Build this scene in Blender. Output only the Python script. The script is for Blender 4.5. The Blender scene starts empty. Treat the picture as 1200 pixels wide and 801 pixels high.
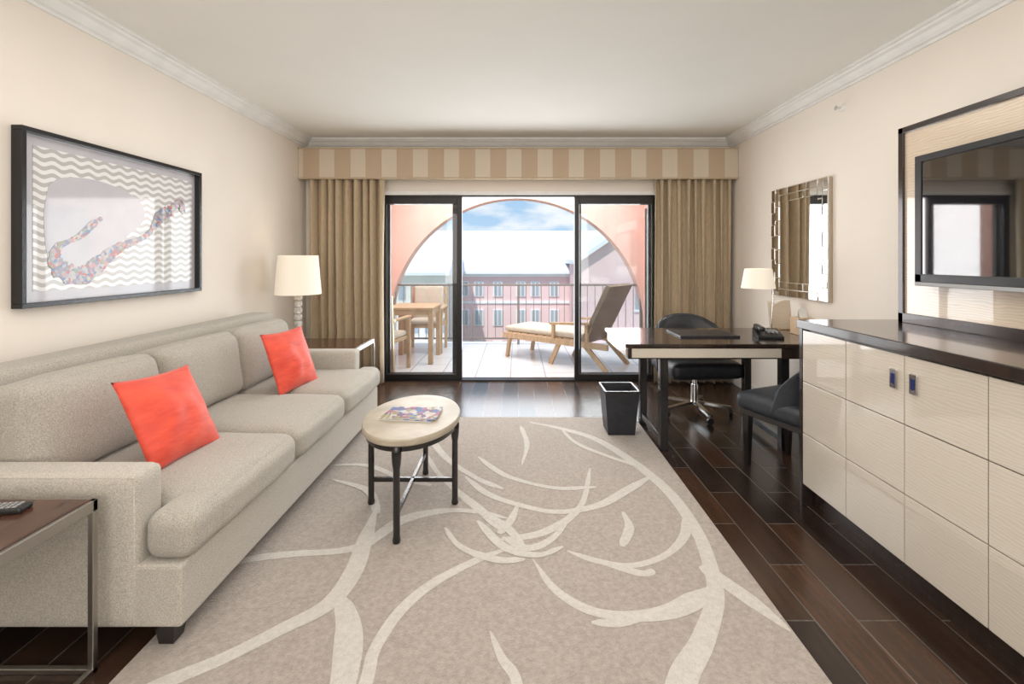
import bpy, bmesh, math, random
from mathutils import Vector, Quaternion, noise
from mathutils.geometry import tessellate_polygon
random.seed(4)
S=bpy.context.scene
COL=S.collection
# ------------------------------------------------------------ materials
def newmat(name):
    m=bpy.data.materials.new(name); m.use_nodes=True
    nt=m.node_tree; b=nt.nodes['Principled BSDF']
    return m,nt,b
def rgba(c): return (c[0],c[1],c[2],1)
def mat(name,c,rough=.5,metal=0,c2=None,scale=8,stretch=(1,1,1),detail=4,bump=0,bscale=None,spec=None,coat=0,fac=(.35,.65),sheen=0,ior=None):
    m,nt,b=newmat(name); N=nt.nodes; L=nt.links
    b.inputs['Base Color'].default_value=rgba(c)
    b.inputs['Roughness'].default_value=rough
    b.inputs['Metallic'].default_value=metal
    if ior: b.inputs['IOR'].default_value=ior
    if spec is not None: b.inputs['Specular IOR Level'].default_value=spec
    if coat: b.inputs['Coat Weight'].default_value=coat; b.inputs['Coat Roughness'].default_value=.06
    if sheen: b.inputs['Sheen Weight'].default_value=sheen
    tc=N.new('ShaderNodeTexCoord'); mp=N.new('ShaderNodeMapping'); mp.inputs['Scale'].default_value=stretch
    L.new(tc.outputs['Object'],mp.inputs['Vector'])
    if c2 is None: c2=tuple(x*.94 for x in c)
    n=N.new('ShaderNodeTexNoise'); n.inputs['Scale'].default_value=scale; n.inputs['Detail'].default_value=detail
    L.new(mp.outputs[0],n.inputs['Vector'])
    r=N.new('ShaderNodeValToRGB'); r.color_ramp.elements[0].position=fac[0]; r.color_ramp.elements[1].position=fac[1]
    r.color_ramp.elements[0].color=rgba(c2); r.color_ramp.elements[1].color=rgba(c)
    L.new(n.outputs['Fac'],r.inputs[0]); L.new(r.outputs[0],b.inputs['Base Color'])
    if bump:
        n2=N.new('ShaderNodeTexNoise'); n2.inputs['Scale'].default_value=bscale or scale; n2.inputs['Detail'].default_value=3
        L.new(mp.outputs[0],n2.inputs['Vector'])
        bp=N.new('ShaderNodeBump'); bp.inputs['Strength'].default_value=bump; bp.inputs['Distance'].default_value=.01
        L.new(n2.outputs['Fac'],bp.inputs['Height']); L.new(bp.outputs[0],b.inputs['Normal'])
    return m
def math_node(nt,op,a,b=None):
    n=nt.nodes.new('ShaderNodeMath'); n.operation=op
    for i,v in enumerate((a,b)):
        if v is None: continue
        if isinstance(v,(int,float)): n.inputs[i].default_value=v
        else: nt.links.new(v,n.inputs[i])
    return n.outputs[0]

M={}
M['wall']=mat('wall_paint',(.86,.79,.705),.75,c2=(.84,.77,.685),scale=3)
M['ceil']=mat('ceiling_paint',(.86,.845,.80),.8,c2=(.84,.825,.78),scale=2)
M['trim']=mat('trim_white',(.88,.865,.84),.5)
M['bronze']=mat('dark_bronze',(.02,.018,.018),.35,metal=.3)
M['black']=mat('black_lacquer',(.012,.010,.010),.22,coat=.3)
M['darkwood']=mat('espresso_wood',(.035,.02,.014),.2,c2=(.015,.009,.007),scale=6,stretch=(1,12,1),coat=.5)
M['tablewood']=mat('table_wood',(.10,.042,.024),.25,c2=(.04,.016,.010),scale=5,stretch=(14,1,1),coat=.4)
M['leather']=mat('black_leather',(.022,.024,.03),.42,c2=(.015,.016,.02),scale=20,bump=.15,bscale=160)
M['leather2']=mat('slate_leather',(.035,.042,.052),.38,c2=(.025,.03,.038),scale=20,bump=.15,bscale=160)
M['sofa']=mat('sofa_fabric',(.485,.45,.39),.95,c2=(.33,.30,.255),scale=240,detail=2,bump=.4,bscale=320,sheen=.2)
M['sofabase']=mat('sofa_fabric_base',(.55,.51,.445),.95,c2=(.39,.355,.305),scale=240,detail=2,bump=.35,bscale=320,sheen=.2)
M['coral']=mat('coral_silk',(.78,.085,.04),.6,c2=(.64,.055,.028),scale=9,stretch=(1,3,1),bump=.5,bscale=9,sheen=.15)
M['chrome']=mat('chrome',(.8,.8,.8),.12,metal=1)
M['nickel']=mat('brushed_nickel',(.45,.43,.4),.3,metal=1)
M['champagne']=mat('champagne_metal',(.55,.48,.40),.3,metal=1)
M['mirror']=mat('mirror_glass',(.92,.93,.93),.02,metal=1,c2=(.9,.92,.92))
M['stone']=mat('cream_stone',(.46,.40,.31),.4,c2=(.36,.31,.235),scale=9)
M['pink']=mat('coral_stucco',(.84,.54,.47),.9,c2=(.80,.50,.44),scale=6,bump=.2,bscale=60)
M['pinkfar']=mat('pink_stucco',(.86,.64,.64),.9,c2=(.83,.61,.61),scale=1)
M['creamfar']=mat('cream_stucco',(.86,.81,.75),.9,scale=1)
M['whiteroof']=mat('whitewashed_roof',(.88,.90,.92),.8,scale=1)
M['farglass']=mat('window_pane_dark',(.42,.47,.52),.3,scale=1)
M['rail']=mat('railing_paint',(.22,.20,.185),.5)
M['teak']=mat('teak',(.60,.43,.28),.55,c2=(.48,.33,.20),scale=8,stretch=(6,1,1))
M['wicker']=mat('taupe_sling',(.30,.235,.185),.75,c2=(.23,.18,.14),scale=90,bump=.3,bscale=90)
M['canvas']=mat('outdoor_cushion',(.62,.56,.48),.9,c2=(.56,.50,.42),scale=30)
M['black_plastic']=mat('black_plastic',(.015,.015,.016),.35)
M['grey_plastic']=mat('grey_button',(.35,.35,.35),.5)
M['paper']=mat('paper_white',(.72,.70,.67),.6)
M['curt']=mat('curtain_fabric',(.54,.42,.28),.85,c2=(.44,.34,.22),scale=60,stretch=(3,3,.3),bump=.15,bscale=200,sheen=.2)
M['art_black']=mat('frame_black',(.010,.010,.012),.25)
M['grass']=mat('lawn',(.10,.20,.06),.9,c2=(.2,.25,.12),scale=.4)
M['sea']=mat('sea_water',(.10,.32,.42),.2,c2=(.08,.25,.38),scale=.05)
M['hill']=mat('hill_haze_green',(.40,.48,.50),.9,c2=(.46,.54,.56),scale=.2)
M['screen']=mat('tv_screen_gloss',(.008,.008,.010),.03,ior=2.5)
M['folder']=mat('black_folder',(.02,.018,.018),.4)
M['bluegem']=mat('blue_enamel',(.02,.03,.12),.15)
def shade_mat(name,estr):
    m,nt,b=newmat(name); N=nt.nodes;L=nt.links
    b.inputs['Base Color'].default_value=(.85,.79,.69,1); b.inputs['Roughness'].default_value=.9
    b.inputs['Emission Color'].default_value=(1,.86,.68,1); b.inputs['Emission Strength'].default_value=estr
    n=N.new('ShaderNodeTexNoise'); n.inputs['Scale'].default_value=200
    bp=N.new('ShaderNodeBump'); bp.inputs['Strength'].default_value=.1; L.new(n.outputs[0],bp.inputs['Height']); L.new(bp.outputs[0],b.inputs['Normal'])
    return m
M['shade']=shade_mat('lampshade_linen',.22)
def crystal():
    m,nt,b=newmat('crystal'); b.inputs['Base Color'].default_value=(.9,.88,.84,1)
    b.inputs['Roughness'].default_value=.05; b.inputs['Transmission Weight'].default_value=.6; b.inputs['IOR'].default_value=1.5
    return m
M['crystal']=crystal()
def glass():
    m=bpy.data.materials.new('clear_glass'); m.use_nodes=True; nt=m.node_tree; nt.nodes.clear()
    o=nt.nodes.new('ShaderNodeOutputMaterial'); mx=nt.nodes.new('ShaderNodeMixShader')
    t=nt.nodes.new('ShaderNodeBsdfTransparent'); g=nt.nodes.new('ShaderNodeBsdfGlossy'); g.inputs['Roughness'].default_value=.01
    t.inputs[0].default_value=(.97,.98,.98,1); mx.inputs[0].default_value=.025
    nt.links.new(t.outputs[0],mx.inputs[1]); nt.links.new(g.outputs[0],mx.inputs[2]); nt.links.new(mx.outputs[0],o.inputs[0])
    return m
M['glass']=glass()
def plank():
    m,nt,b=newmat('dark_plank_tile'); N=nt.nodes;L=nt.links
    tc=N.new('ShaderNodeTexCoord'); mp=N.new('ShaderNodeMapping'); mp.inputs['Rotation'].default_value=(0,0,math.pi/2)
    L.new(tc.outputs['Object'],mp.inputs[0])
    br=N.new('ShaderNodeTexBrick'); br.inputs['Scale'].default_value=1; br.inputs['Brick Width'].default_value=.62; br.inputs['Row Height'].default_value=.155
    br.inputs['Mortar Size'].default_value=.003; br.inputs['Color1'].default_value=(.060,.029,.016,1); br.inputs['Color2'].default_value=(.013,.009,.008,1)
    br.inputs['Mortar'].default_value=(.10,.09,.08,1); br.offset=.5
    L.new(mp.outputs[0],br.inputs['Vector'])
    mp2=N.new('ShaderNodeMapping'); mp2.inputs['Scale'].default_value=(30,2,1); L.new(tc.outputs['Object'],mp2.inputs[0])
    n=N.new('ShaderNodeTexNoise'); n.inputs['Scale'].default_value=1.5; n.inputs['Detail'].default_value=6; L.new(mp2.outputs[0],n.inputs['Vector'])
    mx=N.new('ShaderNodeMixRGB'); mx.blend_type='MULTIPLY'; mx.inputs[0].default_value=.7
    rp=N.new('ShaderNodeValToRGB'); rp.color_ramp.elements[0].position=.3; rp.color_ramp.elements[0].color=(.45,.42,.4,1); rp.color_ramp.elements[1].position=.7; rp.color_ramp.elements[1].color=(1.5,1.4,1.3,1)
    L.new(n.outputs[0],rp.inputs[0]); L.new(br.outputs['Color'],mx.inputs[1]); L.new(rp.outputs[0],mx.inputs[2]); L.new(mx.outputs[0],b.inputs['Base Color'])
    b.inputs['Roughness'].default_value=.24; b.inputs['IOR'].default_value=1.55
    bp=N.new('ShaderNodeBump'); bp.inputs['Strength'].default_value=.10; bp.inputs['Distance'].default_value=.004; L.new(n.outputs[0],bp.inputs['Height']); L.new(bp.outputs[0],b.inputs['Normal'])
    return m
M['floor']=plank()
def tile():
    m,nt,b=newmat('balcony_tile'); N=nt.nodes;L=nt.links
    tc=N.new('ShaderNodeTexCoord')
    br=N.new('ShaderNodeTexBrick'); br.offset=0; br.inputs['Scale'].default_value=1; br.inputs['Brick Width'].default_value=.4; br.inputs['Row Height'].default_value=.4
    br.inputs['Mortar Size'].default_value=.008; br.inputs['Color1'].default_value=(.80,.79,.80,1); br.inputs['Color2'].default_value=(.75,.74,.75,1); br.inputs['Mortar'].default_value=(.5,.48,.48,1)
    L.new(tc.outputs['Object'],br.inputs['Vector']); L.new(br.outputs['Color'],b.inputs['Base Color']); b.inputs['Roughness'].default_value=.2
    return m
M['tile']=tile()
def grain(name,c,c2):
    m,nt,b=newmat(name); N=nt.nodes;L=nt.links
    tc=N.new('ShaderNodeTexCoord'); w=N.new('ShaderNodeTexWave'); w.wave_type='BANDS'; w.bands_direction='Z'
    w.inputs['Scale'].default_value=26; w.inputs['Distortion'].default_value=9; w.inputs['Detail'].default_value=3; w.inputs['Detail Scale'].default_value=.9
    mp=N.new('ShaderNodeMapping'); mp.inputs['Scale'].default_value=(1,.3,1); L.new(tc.outputs['Object'],mp.inputs[0]); L.new(mp.outputs[0],w.inputs['Vector'])
    r=N.new('ShaderNodeValToRGB'); r.color_ramp.elements[0].color=rgba(c2); r.color_ramp.elements[1].color=rgba(c); L.new(w.outputs['Fac'],r.inputs[0]); L.new(r.outputs[0],b.inputs['Base Color'])
    b.inputs['Roughness'].default_value=.2; b.inputs['Coat Weight'].default_value=1; b.inputs['Coat Roughness'].default_value=.02; b.inputs['Coat IOR'].default_value=1.7
    return m
M['pearl']=grain('pearl_sycamore',(.63,.575,.49),(.57,.515,.43))
M['pearl2']=grain('pearl_sycamore_panel',(.70,.58,.45),(.60,.49,.37))
def valance():
    m,nt,b=newmat('striped_valance_fabric'); N=nt.nodes
    g=N.new('ShaderNodeNewGeometry'); sp=N.new('ShaderNodeSeparateXYZ'); nt.links.new(g.outputs['Position'],sp.inputs[0])
    t=math_node(nt,'ADD',sp.outputs[0],10.03); t=math_node(nt,'DIVIDE',t,.325); t=math_node(nt,'FRACT',t); t=math_node(nt,'GREATER_THAN',t,.52)
    mx=N.new('ShaderNodeMixRGB'); nt.links.new(t,mx.inputs[0]); mx.inputs[1].default_value=(.50,.38,.27,1); mx.inputs[2].default_value=(.62,.53,.42,1)
    nt.links.new(mx.outputs[0],b.inputs['Base Color']); b.inputs['Roughness'].default_value=.85
    return m
M['valance']=valance()
def rugm(name,c,c2):
    return mat(name,c,1.0,c2=c2,scale=55,detail=6,bump=.8,bscale=150,fac=(.3,.7),sheen=.3)
M['rug']=rugm('rug_pile_taupe',(.42,.36,.31),(.31,.26,.22))
M['rug2']=rugm('rug_pile_ivory',(.60,.56,.51),(.51,.47,.42))
def artwaves():
    m,nt,b=newmat('wave_print'); N=nt.nodes
    g=N.new('ShaderNodeNewGeometry'); sp=N.new('ShaderNodeSeparateXYZ'); nt.links.new(g.outputs['Position'],sp.inputs[0])
    s=math_node(nt,'MULTIPLY',sp.outputs[1],2*math.pi/.095); s=math_node(nt,'SINE',s); s=math_node(nt,'MULTIPLY',s,.0075)
    z=math_node(nt,'ADD',sp.outputs[2],s); z=math_node(nt,'DIVIDE',z,.040); z=math_node(nt,'FRACT',z); z=math_node(nt,'GREATER_THAN',z,.5)
    mx=N.new('ShaderNodeMixRGB'); nt.links.new(z,mx.inputs[0]); mx.inputs[1].default_value=(.47,.455,.44,1); mx.inputs[2].default_value=(.78,.77,.77,1)
    nt.links.new(mx.outputs[0],b.inputs['Base Color']); b.inputs['Roughness'].default_value=.5; b.inputs['Coat Weight'].default_value=1; b.inputs['Coat Roughness'].default_value=.02
    return m
M['waves']=artwaves()
M['artpaper']=mat('art_grey_paper',(.53,.52,.55),.5,c2=(.47,.46,.50),scale=5,coat=1)
def collage(name,sc,cols,coat=.8):
    m,nt,b=newmat(name); N=nt.nodes;L=nt.links
    tc=N.new('ShaderNodeTexCoord'); v=N.new('ShaderNodeTexVoronoi'); v.inputs['Scale'].default_value=sc; L.new(tc.outputs['Object'],v.inputs['Vector'])
    sp=N.new('ShaderNodeSeparateColor'); L.new(v.outputs['Color'],sp.inputs[0])
    r=N.new('ShaderNodeValToRGB'); r.color_ramp.interpolation='CONSTANT'
    el=r.color_ramp.elements
    for i,c in enumerate(cols):
        e=el[i] if i<2 else el.new(i/len(cols))
        e.position=i/len(cols); e.color=rgba(c)
    L.new(sp.outputs[0],r.inputs[0]); L.new(r.outputs[0],b.inputs['Base Color']); b.inputs['Roughness'].default_value=.5; b.inputs['Coat Weight'].default_value=coat
    return m
M['collage']=collage('map_collage',60,[(.26,.25,.32),(.42,.40,.42),(.46,.13,.10),(.34,.33,.38),(.10,.20,.38),(.48,.44,.38),(.26,.30,.20),(.45,.45,.48),(.22,.22,.32),(.50,.28,.28)])
M['magcover']=collage('magazine_cover',34,[(.30,.10,.16),(.42,.36,.30),(.06,.12,.30),(.25,.22,.08),(.45,.43,.42),(.14,.06,.14)],0)

# ------------------------------------------------------------ geometry helpers
def link(ob,parent=None,m=None):
    COL.objects.link(ob)
    if m is not None: ob.data.materials.append(M[m] if isinstance(m,str) else m)
    if parent: ob.parent=parent
    return ob
def group(name,loc=(0,0,0),rz=0,rx=0):
    e=bpy.data.objects.new(name,None); e.empty_display_size=.1; e.location=loc; e.rotation_euler=(rx,0,rz); COL.objects.link(e); return e
def bm_obj(name,bm,m,parent,smooth=False,loc=(0,0,0),rot=None):
    me=bpy.data.meshes.new(name); bmesh.ops.recalc_face_normals(bm,faces=bm.faces); bm.to_mesh(me); bm.free()
    if smooth:
        for p in me.polygons: p.use_smooth=True
    ob=bpy.data.objects.new(name,me); ob.location=loc
    if rot: ob.rotation_euler=rot
    return link(ob,parent,m)
def mesh_obj(name,vs,fs,m=None,parent=None,smooth=False,loc=(0,0,0),rot=None):
    me=bpy.data.meshes.new(name+'_src'); me.from_pydata([tuple(v) for v in vs],[],fs); me.update()
    bm=bmesh.new(); bm.from_mesh(me); bpy.data.meshes.remove(me)
    return bm_obj(name,bm,m,parent,smooth,loc,rot)
def box(name,x0,x1,y0,y1,z0,z1,m,parent=None,bev=0,rot=None,seg=2):
    bm=bmesh.new(); bmesh.ops.create_cube(bm,size=1)
    d=Vector((abs(x1-x0),abs(y1-y0),abs(z1-z0)))
    for v in bm.verts: v.co=Vector((v.co.x*d.x,v.co.y*d.y,v.co.z*d.z))
    if bev: bmesh.ops.bevel(bm,geom=list(bm.edges),offset=min(bev,min(d)*.45),segments=seg,profile=.5,affect='EDGES')
    return bm_obj(name,bm,m,parent,False,((x0+x1)/2,(y0+y1)/2,(z0+z1)/2),rot)
def soft(name,x0,x1,y0,y1,z0,z1,m,parent=None,r=.05,puff=(0,0,0),rot=None,n=14,wr=.0):
    """cushion: rounded box bulging on chosen axes"""
    bm=bmesh.new(); bmesh.ops.create_cube(bm,size=2); bmesh.ops.subdivide_edges(bm,edges=list(bm.edges),cuts=n,use_grid_fill=True)
    h=Vector((abs(x1-x0)/2,abs(y1-y0)/2,abs(z1-z0)/2)); r=min(r,min(h)*.98)
    for v in bm.verts:
        t=Vector([math.sin(c*math.pi/2) for c in v.co])
        p=Vector((t.x*h.x,t.y*h.y,t.z*h.z)); q=Vector([max(-(h[i]-r),min(h[i]-r,p[i])) for i in range(3)])
        d=p-q
        if d.length>1e-6: p=q+d.normalized()*r
        f=[(1-t[i]**4) for i in range(3)]
        p.x+=math.copysign(1,t.x)*abs(t.x)*puff[0]*f[1]*f[2]
        p.y+=math.copysign(1,t.y)*abs(t.y)*puff[1]*f[0]*f[2]
        p.z+=math.copysign(1,t.z)*abs(t.z)*puff[2]*f[0]*f[1]
        if wr: p+=noise.noise_vector(p*7+Vector((x0*3,y0*5,z0)))*wr
        v.co=p
    return bm_obj(name,bm,m,parent,True,((x0+x1)/2,(y0+y1)/2,(z0+z1)/2),rot)
def lathe(name,prof,m,parent=None,loc=(0,0,0),n=32,sx=1,sy=1,rot=None,smooth=True,a0=0):
    vs=[];fs=[]
    for r,z in prof:
        for i in range(n):
            a=a0+2*math.pi*i/n; vs.append((r*math.cos(a)*sx,r*math.sin(a)*sy,z))
    for j in range(len(prof)-1):
        for i in range(n):
            fs.append((j*n+i,j*n+(i+1)%n,(j+1)*n+(i+1)%n,(j+1)*n+i))
    if prof[0][0]>1e-4: fs.append(tuple(range(n))[::-1])
    if prof[-1][0]>1e-4: fs.append(tuple((len(prof)-1)*n+i for i in range(n)))
    ob=mesh_obj(name,vs,fs,m,parent,smooth,loc,rot)
    if smooth:
        md=ob.modifiers.new('es','EDGE_SPLIT'); md.split_angle=math.radians(40)
    return ob
def tube(name,pts,r,m,parent=None,cyclic=False,spline='POLY'):
    cu=bpy.data.curves.new(name,'CURVE'); cu.dimensions='3D'; cu.bevel_depth=r; cu.bevel_resolution=3; cu.use_fill_caps=True
    if spline=='POLY':
        sp=cu.splines.new('POLY'); sp.points.add(len(pts)-1)
        for p,q in zip(sp.points,pts): p.co=(*q,1)
    else:
        sp=cu.splines.new('NURBS'); sp.points.add(len(pts)-1); sp.order_u=3; sp.use_endpoint_u=not cyclic
        for p,q in zip(sp.points,pts): p.co=(*q,1)
    sp.use_cyclic_u=cyclic
    ob=bpy.data.objects.new(name,cu); COL.objects.link(ob)
    me=bpy.data.meshes.new_from_object(ob.evaluated_get(bpy.context.evaluated_depsgraph_get()))
    bpy.data.objects.remove(ob)
    for p in me.polygons: p.use_smooth=True
    o2=bpy.data.objects.new(name,me); return link(o2,parent,m)
def bar(name,a,b,w,d,m,parent=None,up=Vector((0,0,1))):
    a=Vector(a);b=Vector(b);t=(b-a).normalized()
    if abs(t.dot(up))>.98: up=Vector((0,1,0))
    s=t.cross(up).normalized(); u=s.cross(t)
    vs=[p+s*(i*w/2)+u*(j*d/2) for p in (a,b) for i,j in ((-1,-1),(1,-1),(1,1),(-1,1))]
    return mesh_obj(name,vs,[(0,1,2,3),(4,5,6,7),(0,1,5,4),(1,2,6,5),(2,3,7,6),(3,0,4,7)],m,parent)
def prism(name,poly,axis,a,b,m,parent=None,smooth=False,bev=0):
    def P(p,t):
        return {0:(t,p[0],p[1]),1:(p[0],t,p[1]),2:(p[0],p[1],t)}[axis]
    n=len(poly)
    vs=[P(p,a) for p in poly]+[P(p,b) for p in poly]
    tris=tessellate_polygon([[Vector((p[0],p[1],0)) for p in poly]])
    fs=[tuple(t) for t in tris]+[tuple(i+n for i in t)[::-1] for t in tris]+[(i,(i+1)%n,n+(i+1)%n,n+i) for i in range(n)]
    ob=mesh_obj(name,vs,fs,m,parent,smooth)
    if bev:
        md=ob.modifiers.new('b','BEVEL'); md.width=bev; md.segments=2
    return ob

XL,XR,ZC,YB,YF=-2.286,2.31,2.62,5.0,-2.2
# ------------------------------------------------------------ room shell
box('floor',XL-.15,XR+.15,YF-.15,YB+.12,-.1,0,'floor')
box('ceiling',XL-.15,XR+.15,YF-.15,YB+.12,ZC,ZC+.1,'ceil')
box('wall_left',XL-.15,XL,YF-.15,YB+.12,0,ZC,'wall')
box('wall_right',XR,XR+.15,YF-.15,YB+.12,0,ZC,'wall')
box('wall_front',XL,XR,YF-.15,YF,0,ZC,'wall')
DX0,DX1,DZ=-1.475,1.52,2.02
prism('wall_back',[(XL,0),(DX0,0),(DX0,DZ),(DX1,DZ),(DX1,0),(XR,0),(XR,ZC),(XL,ZC)],1,YB,YB+.12,'wall')
prof=[(0,2.525),(.012,2.525),(.014,2.54),(.03,2.545),(.045,2.56),(.06,2.58),(.078,2.59),(.084,2.60),(.10,2.602),(.10,2.62),(0,2.62)]
def crown(name,kind):
    n=len(prof);vs=[]
    for e in (0,1):
        for d,z in prof:
            if kind=='L': vs.append((XL+d,YF if e==0 else YB-d,z))
            if kind=='R': vs.append((XR-d,YF if e==0 else YB-d,z))
            if kind=='B': vs.append((XL+d if e==0 else XR-d,YB-d,z))
    fs=[(i,(i+1)%n,n+(i+1)%n,n+i) for i in range(n)]+[tuple(range(n)),tuple(range(n,2*n))]
    mesh_obj(name,vs,fs,'trim')
crown('trim_1','L');crown('trim_2','R');crown('trim_3','B')
box('baseboard_left',XL,XL+.015,YF,YB,0,.10,'trim',bev=.004)
box('baseboard_right',XR-.015,XR,YF,YB,0,.10,'trim',bev=.004)
box('trim_4',DX0,DX1,YB-.02,YB+.0,DZ-.0,DZ+.045,'trim',bev=.004)
# valance
g=group('striped_valance')
box('fascia',XL+.003,XR-.003,4.80,4.83,2.16,2.49,'valance',g,bev=.004)
box('top_board',XL+.003,XR-.003,4.83,5.0,2.46,2.49,'valance',g)
box('piping_low',XL+.003,XR-.003,4.793,4.80,2.163,2.178,'curt',g,bev=.003)
box('piping_top',XL+.003,XR-.003,4.793,4.80,2.472,2.487,'curt',g,bev=.003)
# curtains
def curtain(x0,x1,pl,seed):
    n=pl*12; rows=10; vs=[];fs=[]
    for j in range(rows+1):
        z=.02+(2.44-.02)*j/rows
        for i in range(n+1):
            t=i/n; k=t*pl; a=2*math.pi*(k+.12*math.sin(k*1.7+seed)+.04*math.sin(z*2+k*3))
            amp=.046+.014*math.sin(k*2.3+seed)
            y=4.895+amp*(math.sin(a)+.25*math.sin(2*a+1))
            x=x0+(x1-x0)*t+.012*math.sin(a*2+z)
            vs.append((x,y,z))
    for j in range(rows):
        for i in range(n):
            a=j*(n+1)+i; fs.append((a,a+1,a+n+2,a+n+1))
    ob=mesh_obj('curtain',vs,fs,'curt',None,True)
    md=ob.modifiers.new('th','SOLIDIFY'); md.thickness=.004
curtain(-2.22,-1.41,9,1); curtain(1.46,2.27,9,5)
# sliding doors
g=group('door_1')
def leaf(n,x0,x1,y,sl,sr,top=.075,bot=.06,z0=.015,z1=2.0):
    box('stile_l_%d'%n,x0,x0+sl,y,y+.045,z0,z1,'bronze',g,bev=.003)
    box('stile_r_%d'%n,x1-sr,x1,y,y+.045,z0,z1,'bronze',g,bev=.003)
    box('rail_t_%d'%n,x0+sl,x1-sr,y,y+.045,z1-top,z1,'bronze',g,bev=.003)
    box('rail_b_%d'%n,x0+sl,x1-sr,y,y+.045,z0,z0+bot,'bronze',g,bev=.003)
    box('glass_%d'%n,x0+sl,x1-sr,y+.02,y+.026,z0+bot,z1-top,'glass',g)
leaf(1,DX0+.02,-.60,5.01,.035,.055)
leaf(2,DX0+.05,-.66,5.065,.03,.05)
leaf(3,.625,DX1-.02,5.01,.05,.035)
leaf(4,.685,DX1-.05,5.065,.02,.03)
box('head',DX0,DX1,5.0,5.12,2.0,2.02,'bronze',g); box('sill',DX0,DX1,5.0,5.12,0,.015,'bronze',g)
box('jamb_l',DX0,DX0+.02,5.0,5.12,.015,2.0,'bronze',g); box('jamb_r',DX1-.02,DX1,5.0,5.12,.015,2.0,'bronze',g)
box('pull',-.655,-.635,4.985,5.01,.95,1.15,'bronze',g,bev=.004)

# ------------------------------------------------------------ balcony
box('balcony_floor',-2.25,2.1,5.12,7.35,-.25,-.01,'tile')
box('balcony_ceiling',-2.4,2.3,5.12,7.1,2.55,2.7,'creamfar')
box('wall_balcony_left',-2.25,-2.1,5.12,7.1,-.01,2.55,'pink')
box('wall_balcony_right',1.95,2.1,5.12,7.1,-.01,2.55,'pink')
arc=[(1.97*math.cos(a),.29+1.97*math.sin(a)) for a in [math.pi-math.pi*i/48 for i in range(49)]]
prism('wall_balcony_arch',[(-3.6,-.5),(-1.97,-.5)]+arc+[(1.97,-.5),(3.6,-.5),(3.6,3.4),(-3.6,3.4)],1,7.1,7.38,'pink')
g=group('balcony_railing')
box('top_rail',-1.97,1.97,7.2,7.24,.905,.935,'rail',g,bev=.006); box('low_rail',-1.97,1.97,7.21,7.235,.07,.095,'rail',g)
bm=bmesh.new()
for i in range(33):
    x=-1.90+i*.12
    r=bmesh.ops.create_cube(bm,size=1)
    for v in r['verts']: v.co=Vector((x+v.co.x*.009,7.222+v.co.y*.009,.5+v.co.z*.82))
bm_obj('balusters',bm,'rail',g)
for i,x in enumerate((-1.94,0.02,1.94)): box('post_%d'%i,x-.018,x+.018,7.205,7.24,-.01,.92,'rail',g)
g=group('window_1')
box('side_frame_b',1.925,1.95,5.5,6.95,.0,.08,'bronze',g); box('side_frame_t',1.925,1.95,5.5,6.95,2.0,2.08,'bronze',g)
for i,y in enumerate((5.5,6.2,6.89)): box('side_stile_%d'%i,1.925,1.95,y,y+.06,.08,2.0,'bronze',g)
box('side_pane',1.935,1.945,5.56,6.89,.08,2.0,'farglass',g)

# outdoor furniture
g=group('patio_table',(-1.36,6.15,-.01))
for i in range(5): box('slat_%d'%i,-.30,.30,-.32+i*.13,-.32+i*.13+.12,.69,.72,'teak',g,bev=.004)
for i,(x,y) in enumerate(((-.26,-.28),(.26,-.28),(-.26,.28),(.26,.28))): box('leg_%d'%i,x-.03,x+.03,y-.03,y+.03,0,.69,'teak',g,bev=.004)
box('apron_f',-.26,.26,-.29,-.27,.62,.69,'teak',g); box('apron_b',-.26,.26,.27,.29,.62,.69,'teak',g)
box('apron_l',-.27,-.25,-.28,.28,.62,.69,'teak',g); box('apron_r',.25,.27,-.28,.28,.62,.69,'teak',g)
def patio_chair(loc,rz):
    g=group('patio_chair',loc,rz)
    for i,(x,y,h) in enumerate(((.22,-.25,.63),(.22,.25,.63),(-.22,-.25,.92),(-.22,.25,.92))):
        bar('leg_%d'%i,(x,y,0),(x-(.06 if h>.8 else 0),y,h),.04,.04,'teak',g)
    for s in (-.25,.25): box('arm_%d'%(s>0),-.25,.25,s-.03,s+.03,.62,.645,'teak',g,bev=.006)
    box('seat_frame',-.23,.23,-.24,.24,.36,.40,'teak',g,bev=.004)
    soft('seat_cushion',-.21,.23,-.23,.23,.40,.46,'canvas',g,r=.025,puff=(0,0,.01))
    for i in range(3): bar('back_slat_%d'%i,(-.235-.02*i,-.24,.55+.15*i),(-.235-.02*i,.24,.55+.15*i),.02,.06,'teak',g)
    soft('back_cushion',-.23,-.17,-.22,.22,.46,.93,'canvas',g,r=.025,rot=(0,-.09,0))
patio_chair((-1.62,5.50,-.01),math.radians(80)); patio_chair((-1.33,6.75,-.01),math.radians(-90))
g=group('sun_lounger',(.95,5.85,-.01),math.radians(142))
for s in (-.31,.31):
    bar('side_rail_%d'%(s>0),(-.38,s,.30),(1.2,s,.30),.035,.07,'teak',g)
    bar('arm_%d'%(s>0),(-.15,s,.56),(.42,s,.52),.06,.028,'teak',g)
    bar('arm_post_f_%d'%(s>0),(.38,s,.30),(.38,s,.51),.035,.045,'teak',g)
    bar('arm_post_b_%d'%(s>0),(-.10,s,.30),(-.10,s,.55),.035,.045,'teak',g)
    bar('leg_f_%d'%(s>0),(.30,s*.93,.30),(.44,s*.93,0),.035,.055,'teak',g)
    bar('leg_b_%d'%(s>0),(-.05,s*.93,.30),(-.36,s*.93,0),.035,.055,'teak',g)
    bar('leg_e_%d'%(s>0),(1.10,s*.93,.30),(1.15,s*.93,0),.035,.055,'teak',g)
    bar('back_stile_%d'%(s>0),(-.03,s*.93,.30),(-.36,s*.93,1.0),.035,.05,'teak',g)
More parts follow.
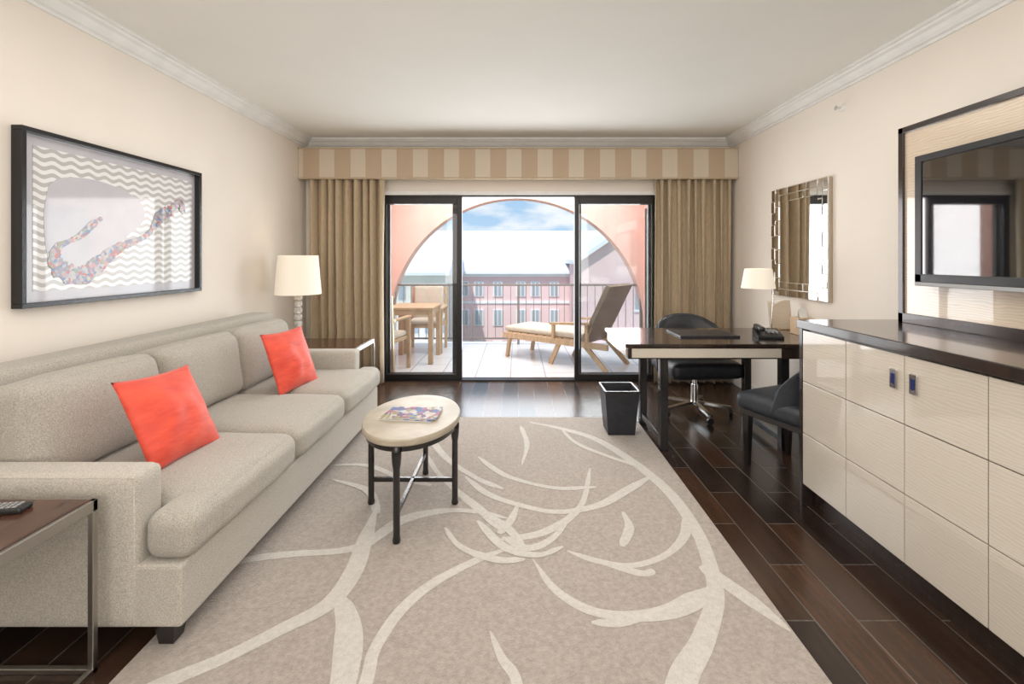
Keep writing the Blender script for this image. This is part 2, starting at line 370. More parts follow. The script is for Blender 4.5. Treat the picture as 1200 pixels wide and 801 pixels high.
for i in range(9): box('seat_slat_%d'%i,.02+i*.13,.11+i*.13,-.29,.29,.335,.35,'teak',g)
soft('seat_cushion',.0,1.2,-.29,.29,.35,.42,'canvas',g,r=.03,puff=(0,0,.01))
mesh_obj('back_sling',[(-.0,-.31,.32),(-.0,.31,.32),(-.36,.31,1.03),(-.36,-.31,1.03),(-.05,-.31,.30),(-.05,.31,.30),(-.41,.31,1.01),(-.41,-.31,1.01)],[(0,1,2,3),(4,5,6,7),(0,1,5,4),(1,2,6,5),(2,3,7,6),(3,0,4,7)],'wicker',g)

# ------------------------------------------------------------ outdoors
g=group('hotel_building')
box('main_wall',-22,24,38,50,-9,.13,'pinkfar',g)
prism('main_roof',[(37.4,.1),(37.4,.32),(44,4.0),(50.6,.32),(50.6,.1)],0,-9.8,24,'whiteroof',g)
box('cornice',-22,24,37.8,38,-.15,.1,'whiteroof',g); box('belt_course',-22,24,37.9,38,-2.35,-2.15,'whiteroof',g)
bmw=bmesh.new(); bmf=bmesh.new()
def addb(bm,x0,x1,y0,y1,z0,z1):
    r=bmesh.ops.create_cube(bm,size=1)
    for v in r['verts']: v.co=Vector(((x0+x1)/2+v.co.x*(x1-x0),(y0+y1)/2+v.co.y*(y1-y0),(z0+z1)/2+v.co.z*(z1-z0)))
for row,(z0,z1) in enumerate(((-1.7,-.6),(-4.1,-2.9),(-6.8,-5.5))):
    for k in range(17):
        x=-14+k*1.55+(.35 if k%3==0 else 0)
        addb(bmf,x-.38,x+.38,37.90,38,z0-.08,z1+.08); addb(bmw,x-.28,x-.04,37.87,37.92,z0,z1); addb(bmw,x+.04,x+.28,37.87,37.92,z0,z1)
bm_obj('window_frames',bmf,'whiteroof',g); bm_obj('window_panes',bmw,'farglass',g)
prism('wing_wall',[(4.3,-9),(11.5,-9),(11.5,.4),(7.0,3.0),(4.3,1.2)],1,32,37.8,'pinkfar',g)
prism('wing_roof',[(4.0,.95),(7.0,2.98),(12.0,.1),(12.0,.4),(7.0,3.3),(4.0,1.25)],1,31.5,44,'whiteroof',g)
for i,x in enumerate((6.0,8.2)):
    box('wing_win_%d'%i,x,x+.9,31.93,32,-2.2,-.6,'farglass',g); box('wing_sill_%d'%i,x-.1,x+1,31.88,32,-2.35,-2.2,'whiteroof',g)
box('left_wing',-16,-5.0,33,37.8,-9,.2,'creamfar',g)
prism('left_wing_roof',[(32.6,.15),(32.6,.35),(35.5,2.0),(38.5,2.0),(38.5,.15)],0,-16.3,-4.8,'whiteroof',g)
for k in range(6):
    for z in (-1.6,-4): box('lw_win_%d_%d'%(k,z),-10.4+k*.95,-9.9+k*.95,32.95,33,z,z+1.1,'farglass',g)
box('colonnade_roof',-22,24,30,33,-4.9,-4.6,'whiteroof',g)
box('ground',-120,120,12,90,-9.2,-9,'grass')
box('sea',-900,900,90,1500,-12,-11.5,'sea')
g=group('distant_hills')
vs=[];n=60
for i in range(n+1):
    x=-260+520*i/n; vs+= [(x,300,-12),(x,300,3+7*max(0,noise.noise(Vector((x*.012,3,0)))+.25))]
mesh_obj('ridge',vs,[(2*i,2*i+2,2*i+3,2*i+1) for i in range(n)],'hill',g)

# ------------------------------------------------------------ rug
g=group('area_rug')
RX0,RX1,RY0,RY1=-1.27,.98,.85,3.84
box('pile',RX0,RX1,RY0,RY1,0,.012,'rug',g,bev=.004)
def cr(pts,k=8):
    P=[Vector(p) for p in pts]; P=[2*P[0]-P[1]]+P+[2*P[-1]-P[-2]]; out=[]
    for i in range(1,len(P)-2):
        for j in range(k):
            t=j/k; a,b,c,d=P[i-1],P[i],P[i+1],P[i+2]
            out.append(.5*((2*b)+(-a+c)*t+(2*a-5*b+4*c-d)*t*t+(-a+3*b-3*c+d)*t**3))
    out.append(P[-2]); return out
# woven motif: (points in metres on the floor, start width, end width)
vines=[
 ([(.10,3.72),(.34,3.58),(.58,3.36),(.76,2.97),(.86,2.59),(.87,2.24),(.83,1.98),(.77,1.79),(.64,1.59),(.51,1.43),(.42,1.2),(.40,.9)],.05,.10),
 ([(.79,1.98),(.90,1.78),(.97,1.63)],.10,.03),
 ([(-.08,2.16),(.14,2.23),(.34,2.46),(.46,2.90)],.06,.03),
 ([(.225,2.08),(.35,2.01),(.49,1.98),(.66,2.05),(.80,2.2),(.88,2.40)],.03,.05),
 ([(.36,2.00),(.45,1.96),(.53,1.93),(.58,1.95)],.03,.05),
 ([(.07,2.02),(.15,1.84),(.27,1.73),(.42,1.70),(.59,1.73),(.78,1.84)],.02,.09),
 ([(.27,1.67),(.36,1.67),(.46,1.70),(.55,1.73)],.04,.05),
 ([(-.46,.9),(-.47,1.2),(-.47,1.43),(-.48,1.56),(-.435,1.73),(-.335,1.88),(-.17,2.02),(-.02,2.11)],.06,.04),
 ([(-1.25,1.30),(-1.10,1.43),(-.97,1.52),(-.84,1.64),(-.72,1.76),(-.69,1.94),(-.71,2.13),(-.74,2.40)],.06,.085),
 ([(-1.25,1.98),(-1.15,2.03),(-.98,2.06),(-.80,2.08),(-.66,2.14)],.04,.06),
 ([(-.70,2.10),(-.585,2.32),(-.385,2.41),(-.205,2.40),(-.05,2.34)],.08,.03),
 ([(-.07,2.23),(-.18,2.40),(-.345,2.62),(-.50,2.86),(-.61,3.11)],.06,.03),
 ([(-.07,2.18),(.055,2.10),(.18,2.19),(.275,2.38)],.055,.03),
 ([(-.085,2.21),(-.03,2.33),(.01,2.50)],.06,.02),
 ([(-.315,2.79),(-.18,2.60),(-.03,2.49),(.195,2.40),(.43,2.46),(.62,2.62),(.82,2.80)],.04,.06),
 ([(-.26,3.07),(-.15,2.90),(-.03,2.77),(.215,2.65),(.455,2.66)],.04,.045),
 ([(-.72,3.65),(-.62,3.35),(-.45,3.02),(-.235,2.76),(-.08,2.64)],.055,.045),
 ([(-.095,1.63),(-.05,1.52),(0,1.43),(.02,1.2)],.02,.05),
 ([(-.69,1.80),(-.60,1.64),(-.54,1.43),(-.52,1.2)],.085,.10),
 ([(.035,2.02),(-.095,2.02),(-.26,2.11),(-.355,2.26)],.05,.03),
 ([(-.2,2.32),(-.06,2.11),(.09,2.05),(.21,2.11)],.055,.035),
 ([(-1.2,2.94),(-.96,2.94),(-.70,2.77),(-.5,2.68)],.03,.055),
 ([(.03,3.62),(.07,3.28),(.03,2.94)],.05,.02),
 ([(.55,2.40),(.55,2.26),(.48,2.11)],.03,.06),
 ([(-.2,2.39),(-.08,2.30),(.0,2.17),(.02,2.08)],.035,.055),
 ([(-.72,2.38),(-.85,2.62),(-1.1,2.75)],.065,.03),
 ([(.34,3.58),(.42,3.30),(.60,3.08),(.80,2.9)],.03,.05),
]
def ribbon(name,pts,w0,w1,z):
    C=cr(pts); n=len(C); vs=[];fs=[]
    for i,p in enumerate(C):
        a=C[max(0,i-1)];b=C[min(n-1,i+1)]; t=(b-a).normalized(); nn=Vector((-t.y,t.x))
        u=i/(n-1); w=(w0+(w1-w0)*u)*(.88+.12*math.sin(u*9+len(pts)))*min(1,.35+6*min(u,1-u))
        for s in (1,-1):
            q=p+nn*w/2*s; vs.append((min(RX1-.01,max(RX0+.01,q.x)),min(RY1-.01,max(RY0+.01,q.y)),z))
    for i in range(n-1): fs.append((2*i,2*i+1,2*i+3,2*i+2))
    mesh_obj(name,vs,fs,'rug2',g)
for k,(q,w0,w1) in enumerate(vines): ribbon('vine_%d'%k,q,w0*1.05,w1*1.05,.0126+.00005*k)
RT=.0142

# ------------------------------------------------------------ sofa
g=group('three_seat_sofa')
SY0,SY1=1.54,3.75; AW=.13
box('base',-2.12,-1.13,SY0+.01,SY1-.01,.085,.30,'sofabase',g,bev=.015,seg=3)
soft('back_frame',-2.17,-1.97,SY0,SY1,.085,.90,'sofa',g,r=.035)
for n,(a,b) in enumerate(((SY0,SY0+AW),(SY1-AW,SY1))):
    soft('arm_%d'%n,-2.10,-1.275,a,b,.085,.605,'sofabase',g,r=.03)
    e=a+.01 if n==0 else b-.01
    tube('arm_welt_%d'%n,[(-1.288,e,.10),(-1.288,e,.592),(-2.0,e,.594)],.005,'sofabase',g)
L0=SY0+AW; w=(SY1-SY0-2*AW)/3
for i in range(3):
    a=L0+i*w; b=a+w
    soft('seat_cushion_%d'%i,-1.93,-1.10,a+.003,b-.003,.30,.465,'sofa',g,r=.055,puff=(.012,0,.022),wr=.004,n=20)
    if i==0: soft('seat_cushion_ear_0',-1.272,-1.103,SY0+.015,a+.12,.302,.462,'sofa',g,r=.05,puff=(.005,0,.004))
    if i==2: soft('seat_cushion_ear_1',-1.272,-1.103,b-.12,SY1-.015,.302,.462,'sofa',g,r=.05,puff=(.005,0,.004))
    soft('back_cushion_%d'%i,-1.975,-1.775,a+.003,b-.003,.46,.855,'sofa',g,r=.05,puff=(.045,0,.010),rot=(0,-.13,0),wr=.006,n=20)
for n,(x,y) in enumerate(((-1.20,SY0+.06),(-1.20,SY1-.08),(-2.05,SY0+.08),(-2.05,SY1-.08))):
    bz=RT if x>-1.3 else 0
    lathe('foot_%d'%n,[(.035,bz),(.05,.09)],'black',g,(x,y,0),n=4,smooth=False,a0=math.pi/4)
def pillow(loc,nrm,roll,size,th):
    n=26;vs=[];fs=[]
    for side in (1,-1):
        for j in range(n+1):
            for i in range(n+1):
                u=2*i/n-1;v=2*j/n-1
                x=u*(1-.07*(1-v*v)*abs(u)**2); y=v*(1-.07*(1-u*u)*abs(v)**2)
                h=max(0,(1-u**4)*(1-v**4))**.75*(.55+.45*(1-u*u)*(1-v*v))
                wr=noise.noise(Vector((x*2.2,y*2.2,side*3+loc[1])))*.018*h
                vs.append((x*size/2,y*size/2,side*(th/2*h+wr)))
    m=(n+1)**2
    for sd in (0,1):
        for j in range(n):
            for i in range(n):
                a=sd*m+j*(n+1)+i; fs.append((a,a+1,a+n+2,a+n+1))
    me=bpy.data.meshes.new('throw_pillow'); me.from_pydata(vs,[],fs)
    bm=bmesh.new(); bm.from_mesh(me); bmesh.ops.remove_doubles(bm,verts=bm.verts,dist=.0005); bmesh.ops.recalc_face_normals(bm,faces=bm.faces); bm.to_mesh(me); bm.free()
    for p in me.polygons: p.use_smooth=True
    ob=bpy.data.objects.new('throw_pillow',me); ob.location=loc
    q=Vector(nrm).normalized().to_track_quat('Z','Y'); ob.rotation_mode='QUATERNION'
    ob.rotation_quaternion=q@Quaternion((0,0,1),roll)
    link(ob,None,'coral')
pillow((-1.50,2.0,.655),(.88,-.02,.45),math.radians(-3),.40,.15)
pillow((-1.51,3.08,.66),(.92,-.16,.34),math.radians(0),.41,.14)

# ------------------------------------------------------------ side tables
def side_table(x0,x1,y0,y1,h):
    g=group('side_table')
    box('top',x0+.012,x1-.012,y0+.012,y1-.012,h-.035,h,'tablewood',g,bev=.003)
    t=.018
    for n,y in enumerate((y0,y1-t)):
        box('rim_y%d'%n,x0,x1,y,y+t,h-.04,h-.004,'nickel',g,bev=.002)
        box('sled_%d'%n,x0,x1,y,y+t,.0,t,'nickel',g,bev=.002)
    for n,x in enumerate((x0,x1-t)):
        box('rim_x%d'%n,x,x+t,y0,y1,h-.04,h-.004,'nickel',g,bev=.002)
        box('sledx_%d'%n,x,x+t,y0,y1,.0,t,'nickel',g,bev=.002)
        for k,y in enumerate((y0,y1-t)): box('leg_%d%d'%(n,k),x,x+t,y,y+t,0,h-.03,'nickel',g,bev=.002)
side_table(-1.95,-1.355,.88,1.49,.56)
side_table(-2.05,-1.375,3.93,4.45,.565)
g=group('remote_control',(-1.585,1.40,.56),math.radians(8))
box('body',-.085,.085,-.024,.024,0,.018,'black_plastic',g,bev=.006)
for i in range(9):
    for j in range(3): box('key_%d_%d'%(i,j),-.072+i*.016,-.062+i*.016,-.017+j*.013,-.009+j*.013,.018,.0205,'grey_plastic',g)

g=group('table_lamp',(-1.98,4.17,.565))
lathe('foot',[(.0,0),(.075,0),(.075,.018),(.03,.025),(.012,.03)],'chrome',g)
z=.03
for i in range(7):
    lathe('bead_%d'%i,[(.012,z),(.030,z+.006),(.036,z+.029),(.030,z+.052),(.012,z+.058)],'crystal',g,n=12,smooth=False); z+=.060
lathe('stem',[(.008,0.02),(.008,z+.08)],'chrome',g)
lathe('shade',[(.195,.445),(.168,.795),(.163,.795),(.190,.445)],'shade',g,n=40)
for i in range(3):
    a=i*2.094; bar('spider_%d'%i,(0,0,.60),(.17*math.cos(a),.17*math.sin(a),.66),.004,.004,'chrome',g)
lathe('bulb',[(.0,.50),(.02,.51),(.03,.55),(.02,.585),(0,.59)],'shade',g)
# artwork
g=group('framed_artwork')
AX=XL; ay0,ay1,az0,az1=2.08,3.27,1.103,1.936
t=.022
box('frame_top',AX,AX+.05,ay0,ay1,az1-t,az1,'art_black',g,bev=.002); box('frame_bot',AX,AX+.05,ay0,ay1,az0,az0+t,'art_black',g,bev=.002)
box('frame_a',AX,AX+.05,ay0,ay0+t,az0+t,az1-t,'art_black',g,bev=.002); box('frame_b',AX,AX+.05,ay1-t,ay1,az0+t,az1-t,'art_black',g,bev=.002)
box('backing',AX,AX+.012,ay0+t,ay1-t,az0+t,az1-t,'artpaper',g)
box('wave_sheet',AX+.012,AX+.014,ay0+t+.06,ay1-t-.03,az0+t+.05,az1-t-.05,'waves',g)
def A(u,v): return (ay0+(ay1-ay0)*u, az1-(az1-az0)*v)
def flat(name,pts,m,x,th=.0015):
    C=[A(*p) for p in pts]; C2=[(v.x,v.y) for v in cr(C+[C[0]],5)[:-1]]
    prism(name,C2,0,x,x+th,m,g)
body=[(.13,.30),(.19,.24),(.34,.22),(.50,.26),(.60,.34),(.60,.46),(.50,.58),(.42,.70),(.33,.84),(.20,.86),(.13,.74),(.11,.48)]
flat('cut_grey_field',body,'artpaper',AX+.014)
# fish-hook island chain: centre line with varying width (u,v,width in metres)
chain=[(.37,.46,.02),(.32,.51,.05),(.27,.58,.045),(.21,.625,.03),(.165,.66,.05),(.155,.74,.09),(.20,.81,.11),(.28,.83,.12),(.345,.77,.11),(.40,.71,.09),(.46,.655,.075),(.52,.62,.05),(.58,.59,.04),(.64,.54,.035),(.68,.47,.06),(.72,.40,.10),(.78,.36,.09),(.82,.31,.06),(.86,.29,.09),(.89,.36,.04)]
C=cr([Vector((*A(u,v),wd)) for u,v,wd in chain],6)
for i in range(len(C)-1):
    pass
Lp=[];Rp=[]
for i,p in enumerate(C):
    a=C[max(0,i-1)];b=C[min(len(C)-1,i+1)]; tx,ty=b.x-a.x,b.y-a.y; l=math.hypot(tx,ty) or 1
    wd=max(.012,p.z)*(.8+.5*noise.noise(Vector((i*.55,1,0))))/2
    Lp.append((p.x-ty/l*wd,p.y+tx/l*wd)); Rp.append((p.x+ty/l*wd,p.y-tx/l*wd))
nn_=len(C); vsI=[];fsI=[]
for (a,b) in zip(Lp,Rp):
    for xx in (AX+.0156,AX+.0172): vsI+= [(xx,a[0],a[1]),(xx,b[0],b[1])]
for i in range(nn_-1):
    o=4*i; fsI+=[(o,o+1,o+5,o+4),(o+2,o+3,o+7,o+6),(o,o+2,o+6,o+4),(o+1,o+3,o+7,o+5)]
mesh_obj('island_collage',vsI,fsI,'collage',g)

# ------------------------------------------------------------ coffee table
g=group('oval_coffee_table',(-.56,2.48,RT))
lathe('top',[(.0,.446),(.985,.446),(1,.452),(1,.474),(.985,.48),(.0,.48)],'stone',g,n=64,sx=.25,sy=.355)
lathe('band',[(.90,.415),(.93,.415),(.93,.446),(.90,.446)],'black',g,n=64,sx=.25,sy=.355)
for i,(x,y) in enumerate(((-.225,0),(.225,0),(0,-.34),(0,.34))):
    lathe('leg_%d'%i,[(.017,0),(.019,.01),(.016,.03),(.016,.34),(.020,.36),(.023,.40),(.023,.43),(.016,.446)],'black',g,(x,y,0),n=16)
bar('stretcher_a',(-.225,0,.13),(.225,0,.13),.016,.022,'black',g); bar('stretcher_b',(0,-.34,.13),(0,.34,.13),.016,.022,'black',g)
g=group('magazine',(-.575,2.47,RT+.4803),math.radians(-8))
box('pages',-.13,.15,-.10,.10,0,.006,'paper',g); box('cover',-.132,.152,-.102,.102,.006,.0075,'magcover',g)
box('pages_b',-.10,.16,-.09,.09,.0075,.0125,'paper',g,rot=(0,0,.12)); box('cover_b',-.102,.162,-.092,.092,.0125,.014,'magcover',g,rot=(0,0,.12))

# ------------------------------------------------------------ sideboard
g=group('media_sideboard')
CX=1.534; CY1=2.5; CY0=.55; ZT=1.0
box('carcass',CX+.02,XR-.02,CY0,CY1-.0,.12,ZT-.05,'darkwood',g)
box('plinth',CX+.06,XR-.02,CY0,CY1-.03,0,.12,'darkwood',g)
box('end_panel',CX-.002,XR-.02,CY1-.022,CY1+.002,0,ZT-.045,'darkwood',g)
box('top',CX-.012,XR-.02,CY0-.01,CY1+.012,ZT-.045,ZT,'darkwood',g,bev=.004)
for c in range(6):
    yb=CY1-.026-.325*c; ya=yb-.321
    for r in range(3):
        z0=.125+r*.275
        box('door_%d_%d'%(c,r),CX,CX+.02,ya,yb,z0,z0+.271,'pearl',g,bev=.0015)
    hy=ya+.045 if c%2==1 else yb-.045
    if c==0: continue
    box('handle_plate_%d'%c,CX-.008,CX,hy-.018,hy+.018,.805,.885,'chrome',g,bev=.006)
    box('handle_inlay_%d'%c,CX-.011,CX-.006,hy-.008,hy+.008,.823,.867,'bluegem',g,bev=.003)
g=group('tv_wall_panel')
PX=2.0; py1=2.42; py0=.75; pz=2.01
box('core',PX+.02,XR,py0,py1,ZT,pz,'darkwood',g)
box('veneer',PX+.012,PX+.02,py0+.03,py1-.03,ZT+.05,pz-.03,'pearl2',g)
box('frame_l',PX,PX+.02,py1-.03,py1,ZT,pz,'darkwood',g,bev=.002); box('frame_r',PX,PX+.02,py0,py0+.03,ZT,pz,'darkwood',g,bev=.002)
box('frame_t',PX,PX+.02,py0,py1,pz-.03,pz,'darkwood',g,bev=.002); box('frame_b',PX,PX+.02,py0,py1,ZT,ZT+.05,'darkwood',g,bev=.002)
g=group('flat_screen_tv')
box('cabinet',1.94,PX+.012,1.15,2.24,1.20,1.825,'black_plastic',g,bev=.008)
box('screen',1.936,1.941,1.19,2.20,1.255,1.79,'screen',g)
box('speaker_bar',1.93,1.94,1.15,2.24,1.20,1.218,'grey_plastic',g,bev=.003)
box('bezel_top',1.932,1.94,1.15,2.24,1.795,1.825,'black_plastic',g,bev=.002)
box('bezel_l',1.932,1.94,2.205,2.24,1.218,1.795,'black_plastic',g,bev=.002)
box('bezel_b',1.932,1.94,1.15,2.24,1.218,1.257,'black_plastic',g,bev=.002)
g=group('wall_mirror')
my0,my1,mz0,mz1=3.37,4.12,1.01,1.935
box('back',XR-.03,XR,my0,my1,mz0,mz1,'champagne',g,bev=.003)
box('glass',XR-.034,XR-.03,my0+.12,my1-.12,mz0+.12,mz1-.12,'mirror',g)
def mosaic(y0,y1,z0,z1,ny,nz,k):
    for i in range(ny):
        for j in range(nz):
            a=y0+(y1-y0)*i/ny; b=y0+(y1-y0)*(i+1)/ny; c=z0+(z1-z0)*j/nz; d=z0+(z1-z0)*(j+1)/nz
            th=.036+.004*((i+j)%2)
            box('tile_%s_%d_%d'%(k,i,j),XR-th,XR-.03,a+.003,b-.003,c+.003,d-.003,'mirror',g,bev=.002)
mosaic(my0,my0+.06,mz0,mz1,1,9,'a');mosaic(my0+.06,my0+.12,mz0+.03,mz1-.03,1,7,'b')
mosaic(my1-.06,my1,mz0,mz1,1,9,'c');mosaic(my1-.12,my1-.06,mz0+.03,mz1-.03,1,7,'d')
mosaic(my0+.12,my1-.12,mz0,mz0+.06,4,1,'e');mosaic(my0+.12,my1-.12,mz0+.06,mz0+.12,3,1,'f')
mosaic(my0+.12,my1-.12,mz1-.06,mz1,4,1,'g');mosaic(my0+.12,my1-.12,mz1-.12,mz1-.06,3,1,'h')
g=group('fire_sprinkler',(XR,3.27,2.40))
lathe('rose',[(0,0),(.028,0),(.024,.01),(.010,.014)],'trim',g,rot=(0,-math.pi/2,0)); lathe('nozzle',[(.008,.01),(.006,.045),(.016,.047),(.016,.05),(0,.05)],'chrome',g,rot=(0,-math.pi/2,0))

# ------------------------------------------------------------ desk
g=group('writing_desk')
dx0,dx1,dy0,dy1=.737,2.29,3.13,3.87
box('top',dx0,dx1,dy0,dy1,.725,.75,'darkwood',g,bev=.004)
box('apron',dx0+.02,dx1,dy0+.015,dy1-.015,.645,.725,'darkwood',g,bev=.003)
box('drawer_front',dx0+.045,1.80,dy0+.006,dy0+.016,.655,.718,'pearl',g,bev=.002)
box('drawer_end',dx0+.012,dx0+.022,dy0+.05,dy1-.05,.655,.718,'pearl',g,bev=.002)
for k,x in enumerate((1.02,1.86)):
    for j,y in enumerate((dy0+.09,dy1-.13)):
        box('leg_%d%d'%(k,j),x-.028,x+.028,y-.028,y+.028,0,.645,'black',g,bev=.004)
    box('stretch_%d'%k,x-.02,x+.02,dy0+.08,dy1-.13,.05,.09,'black',g,bev=.003)
g=group('desk_blotter',(1.42,3.55,.75)); box('pad',-.22,.22,-.16,.16,0,.01,'folder',g,bev=.003); box('edge',-.22,.22,-.165,-.155,0,.014,'leather',g,bev=.002)
g=group('telephone',(1.86,3.42,.75),math.radians(-15))
prism('base',[(-.10,0),(.10,0),(.10,.055),(-.10,.02)],0,-.085,.085,'black_plastic',g,bev=.004)
soft('handset',-.08,-.035,-.10,.10,.05,.085,'black_plastic',g,r=.015,n=6)
for i in range(4):
    for j in range(3): box('key_%d%d'%(i,j),-.015+j*.028,.0+j*.028,-.06+i*.028,-.042+i*.028,.040,.052,'grey_plastic',g)
g=group('desk_lamp',(2.03,3.68,.75))
lathe('foot',[(0,0),(.06,0),(.06,.012),(.012,.018)],'chrome',g)
tube('stem',[(0,0,.01),(.01,0,.18),(.02,0,.34),(.0,0,.43),(-.05,0,.47),(-.11,0,.46)],.006,'chrome',g,spline='N')
lathe('shade',[(.125,.345),(.100,.50),(.096,.50),(.121,.345)],'shade',g,(-.105,0,0),n=36)
lathe('bulb',[(0,.38),(.02,.39),(.022,.42),(.0,.45)],'shade',g,(-.105,0,0))
g=group('tissue_box',(2.19,3.54,.75))
box('box',-.06,.06,-.06,.06,0,.13,'teak',g,bev=.004)
mesh_obj('tissue',[(-.03,-.02,.13),(.03,-.02,.13),(.035,.0,.19),(0,.01,.21),(-.035,0,.18),(-.02,.02,.13),(.02,.02,.13)],[(0,1,2,3,4),(5,6,2,3,4)],'paper',g)
g=group('menu_card_holder',(2.16,3.79,.75)); box('card',-.09,.09,-.006,.006,.01,.24,'pearl2',g,rot=(-.15,0,0)); box('foot',-.09,.09,-.03,.03,0,.012,'teak',g,bev=.003)

def curved_back(name,g,w,z0,z1,y0,depth,th,m,tilt=.08,span=1.0,slope=0):
    n=28;r=10;vs=[];fs=[]
    for side in (0,1):
        for j in range(r+1):
            v=j/r
            for i in range(n+1):
                u=2*i/n-1
                a=u*span*math.pi/2; rad=1-(.0 if side==0 else th/w*2)
                x=math.sin(a)/math.sin(min(1,span)*math.pi/2)*w/2*rad
                zt=z1-slope*abs(u)**2.2-.02*abs(u)**8
                y=y0-math.cos(a)*depth*rad-tilt*v
                if side==1: y=y0-math.cos(a)*depth+th*(1-.5*abs(2*v-1)**6)-tilt*v
                vs.append((x,y,z0+(zt-z0)*v))
    m1=(n+1)*(r+1)
    for sd in (0,1):
        for j in range(r):
            for i in range(n):
                a=sd*m1+j*(n+1)+i; fs.append((a,a+1,a+n+2,a+n+1))
    for i in range(n):
        fs.append((i,i+1,m1+i+1,m1+i)); t=r*(n+1); fs.append((t+i,t+i+1,m1+t+i+1,m1+t+i))
    for j in range(r):
        for e in (0,n):
            a=j*(n+1)+e; fs.append((a,a+n+1,m1+a+n+1,m1+a))
    ob=mesh_obj(name,vs,fs,m,g,True)
    md=ob.modifiers.new('b','BEVEL'); md.width=.012; md.segments=3; md.limit_method='ANGLE'; md.angle_limit=math.radians(50)
g=group('office_chair',(1.53,3.98,0),math.radians(184))
for i in range(5):
    a=2*math.pi*i/5+.3; c,s=math.cos(a),math.sin(a)
    bar('spoke_%d'%i,(0,0,.10),(.29*c,.29*s,.07),.035,.022,'chrome',g)
    lathe('caster_%d'%i,[(.0,-.012),(.027,-.012),(.027,.012),(.0,.012)],'black_plastic',g,(.29*c,.29*s,.028),n=18,rot=(math.pi/2,0,a+1.57))
    bar('caster_stem_%d'%i,(.29*c,.29*s,.028),(.29*c,.29*s,.08),.012,.012,'chrome',g)
lathe('column',[(.03,.09),(.03,.25),(.02,.25),(.02,.36)],'chrome',g)
soft('seat',-.30,.30,-.24,.27,.35,.48,'leather',g,r=.045,puff=(0,0,.012))
curved_back('back',g,.66,.36,.82,.02,.24,.06,'leather',tilt=.05,span=.95,slope=.20)
tube('back_piping',[(-.30,-.06,.66),(-.24,-.20,.77),(-.1,-.27,.82),(.1,-.27,.82),(.24,-.20,.77),(.30,-.06,.66)],.008,'leather2',g,spline='N')

g=group('guest_chair',(1.74,2.88,0),math.atan2(.4,-.17)-math.pi/2)
for i,(x,y) in enumerate(((-.19,.19),(.19,.19),(-.19,-.19),(.19,-.19))):
    mesh_obj('leg_%d'%i,[(x+a*q,y+b*q+(0 if y>0 or z>.1 else -.04),z) for z,q in ((0,.013),(.36,.024)) for a,b in ((-1,-1),(1,-1),(1,1),(-1,1))],[(0,1,2,3),(4,5,6,7),(0,1,5,4),(1,2,6,5),(2,3,7,6),(3,0,4,7)],'black',g)
box('seat_rail',-.225,.225,-.21,.225,.33,.37,'black',g,bev=.004)
soft('seat',-.245,.245,-.22,.25,.36,.47,'leather2',g,r=.045,puff=(0,0,.015))
curved_back('back',g,.50,.40,.76,.02,.24,.05,'leather2',tilt=.06,span=.9,slope=.18)

g=group('waste_bin',(.78,3.54,RT))
def ring(h,o): return [(-o,-o,h),(o,-o,h),(o,o,h),(-o,o,h)]
vs=ring(0,.10)+ring(.33,.128)+ring(.33,.118)+ring(.012,.092)
fs=[(0,1,2,3),(12,13,14,15)]+[(a+i,a+(i+1)%4,a+4+(i+1)%4,a+4+i) for a in (0,4,8) for i in range(4)]
mesh_obj('bin',vs,fs,'leather',g)
box('rim_f',-.13,.13,-.132,-.118,.318,.334,'black',g); box('rim_b',-.13,.13,.118,.132,.318,.334,'black',g)
box('rim_l',-.132,-.118,-.118,.118,.318,.334,'black',g); box('rim_r',.118,.132,-.118,.118,.318,.334,'black',g)

# ------------------------------------------------------------ recentre groups
bpy.context.view_layer.update()
for e in [o for o in S.objects if o.type=='EMPTY' and o.parent is None and o.location.length<1e-6]:
    pts=[c.matrix_world@Vector(b) for c in e.children for b in c.bound_box]
    mn=Vector([min(p[i] for p in pts) for i in range(3)]); mx=Vector([max(p[i] for p in pts) for i in range(3)])
    o=(mn+mx)/2; o.z=mn.z
    e.location=o
    for c in e.children: c.location-=o
# ------------------------------------------------------------ world & lights
w=bpy.data.worlds.new('sky'); S.world=w; w.use_nodes=True; nt=w.node_tree; N=nt.nodes; L=nt.links
bg=N['Background']; tc=N.new('ShaderNodeTexCoord')
sp=N.new('ShaderNodeSeparateXYZ'); L.new(tc.outputs['Generated'],sp.inputs[0])
r=N.new('ShaderNodeValToRGB'); r.color_ramp.elements[0].position=.0; r.color_ramp.elements[0].color=(.50,.71,.91,1); r.color_ramp.elements[1].position=.5; r.color_ramp.elements[1].color=(.16,.38,.74,1)
L.new(sp.outputs[2],r.inputs[0])
mp=N.new('ShaderNodeMapping'); mp.inputs['Scale'].default_value=(1,1,2.5); mp.inputs['Location'].default_value=(.9,.3,.5); L.new(tc.outputs['Generated'],mp.inputs[0])
n=N.new('ShaderNodeTexNoise'); n.inputs['Scale'].default_value=9; n.inputs['Detail'].default_value=8; L.new(mp.outputs[0],n.inputs['Vector'])
r2=N.new('ShaderNodeValToRGB'); r2.color_ramp.elements[0].position=.42; r2.color_ramp.elements[1].position=.62; L.new(n.outputs[0],r2.inputs[0])
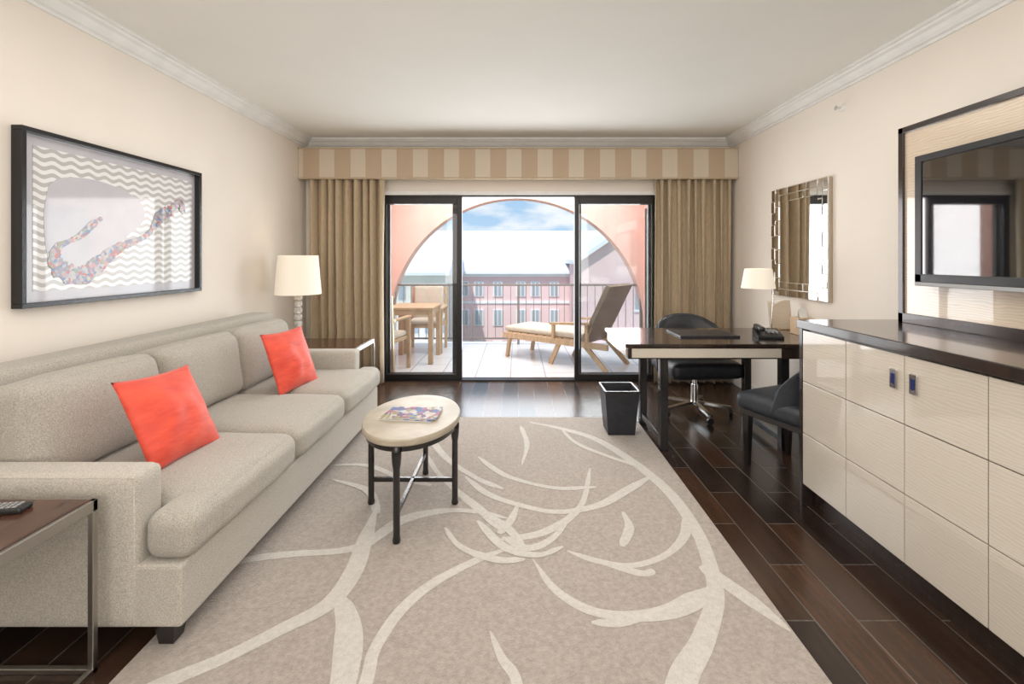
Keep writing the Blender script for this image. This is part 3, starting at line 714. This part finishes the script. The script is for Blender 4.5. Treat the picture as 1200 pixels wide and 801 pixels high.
mx=N.new('ShaderNodeMixRGB'); L.new(r2.outputs[0],mx.inputs[0]); L.new(r.outputs[0],mx.inputs[1]); mx.inputs[2].default_value=(.88,.93,.98,1)
L.new(mx.outputs[0],bg.inputs[0]); bg.inputs[1].default_value=1.05
def light(name,typ,loc,e,col=(1,1,1),rot=(0,0,0),**k):
    l=bpy.data.lights.new(name,typ); l.energy=e; l.color=col
    for a,b in k.items(): setattr(l,a,b)
    o=bpy.data.objects.new(name,l); o.location=loc; o.rotation_euler=rot; COL.objects.link(o); return o
s=light('sun','SUN',(0,0,20),3.1,(1,.97,.92),angle=.02)
s.rotation_euler=Vector((.28,.55,-.8)).to_track_quat('-Z','Y').to_euler()
light('ceiling_fill','AREA',(0,1.6,2.58),60,(1,.97,.93),shape='RECTANGLE',size=3.0,size_y=4.0)  # added soft fill for the interior, no ceiling fixture here
light('rear_fill','AREA',(0,-1.6,1.6),72,(1,.97,.93),rot=(math.radians(102),0,0),shape='RECTANGLE',size=3.6,size_y=1.8)  # added fill panel behind the camera, lifts the room, no real lamp
light('door_daylight','AREA',(0,5.25,1.2),75,(.93,.97,1),rot=(math.radians(-90),0,0),shape='RECTANGLE',size=2.8,size_y=1.8)
light('balcony_fill','AREA',(0,6.1,2.5),95,(.98,.99,1),shape='RECTANGLE',size=3.2,size_y=1.5)  # added fill to brighten the balcony floor, which gets no sun
light('lamp_bulb','POINT',(-1.98,4.17,1.13),3,(1,.8,.55),shadow_soft_size=.04)
light('desk_bulb','POINT',(1.925,3.68,1.17),1.5,(1,.8,.55),shadow_soft_size=.03)
# ------------------------------------------------------------ camera
cd=bpy.data.cameras.new('camera'); cam=bpy.data.objects.new('camera',cd); COL.objects.link(cam)
cam.location=(0,0,1.33); cam.rotation_euler=(math.pi/2,0,0)
cd.sensor_width=36; cd.lens=16.2; cd.shift_x=-6/1200; cd.shift_y=-97.5/1200; cd.clip_start=.05; cd.clip_end=3000
S.camera=cam
S.view_settings.view_transform='Standard'
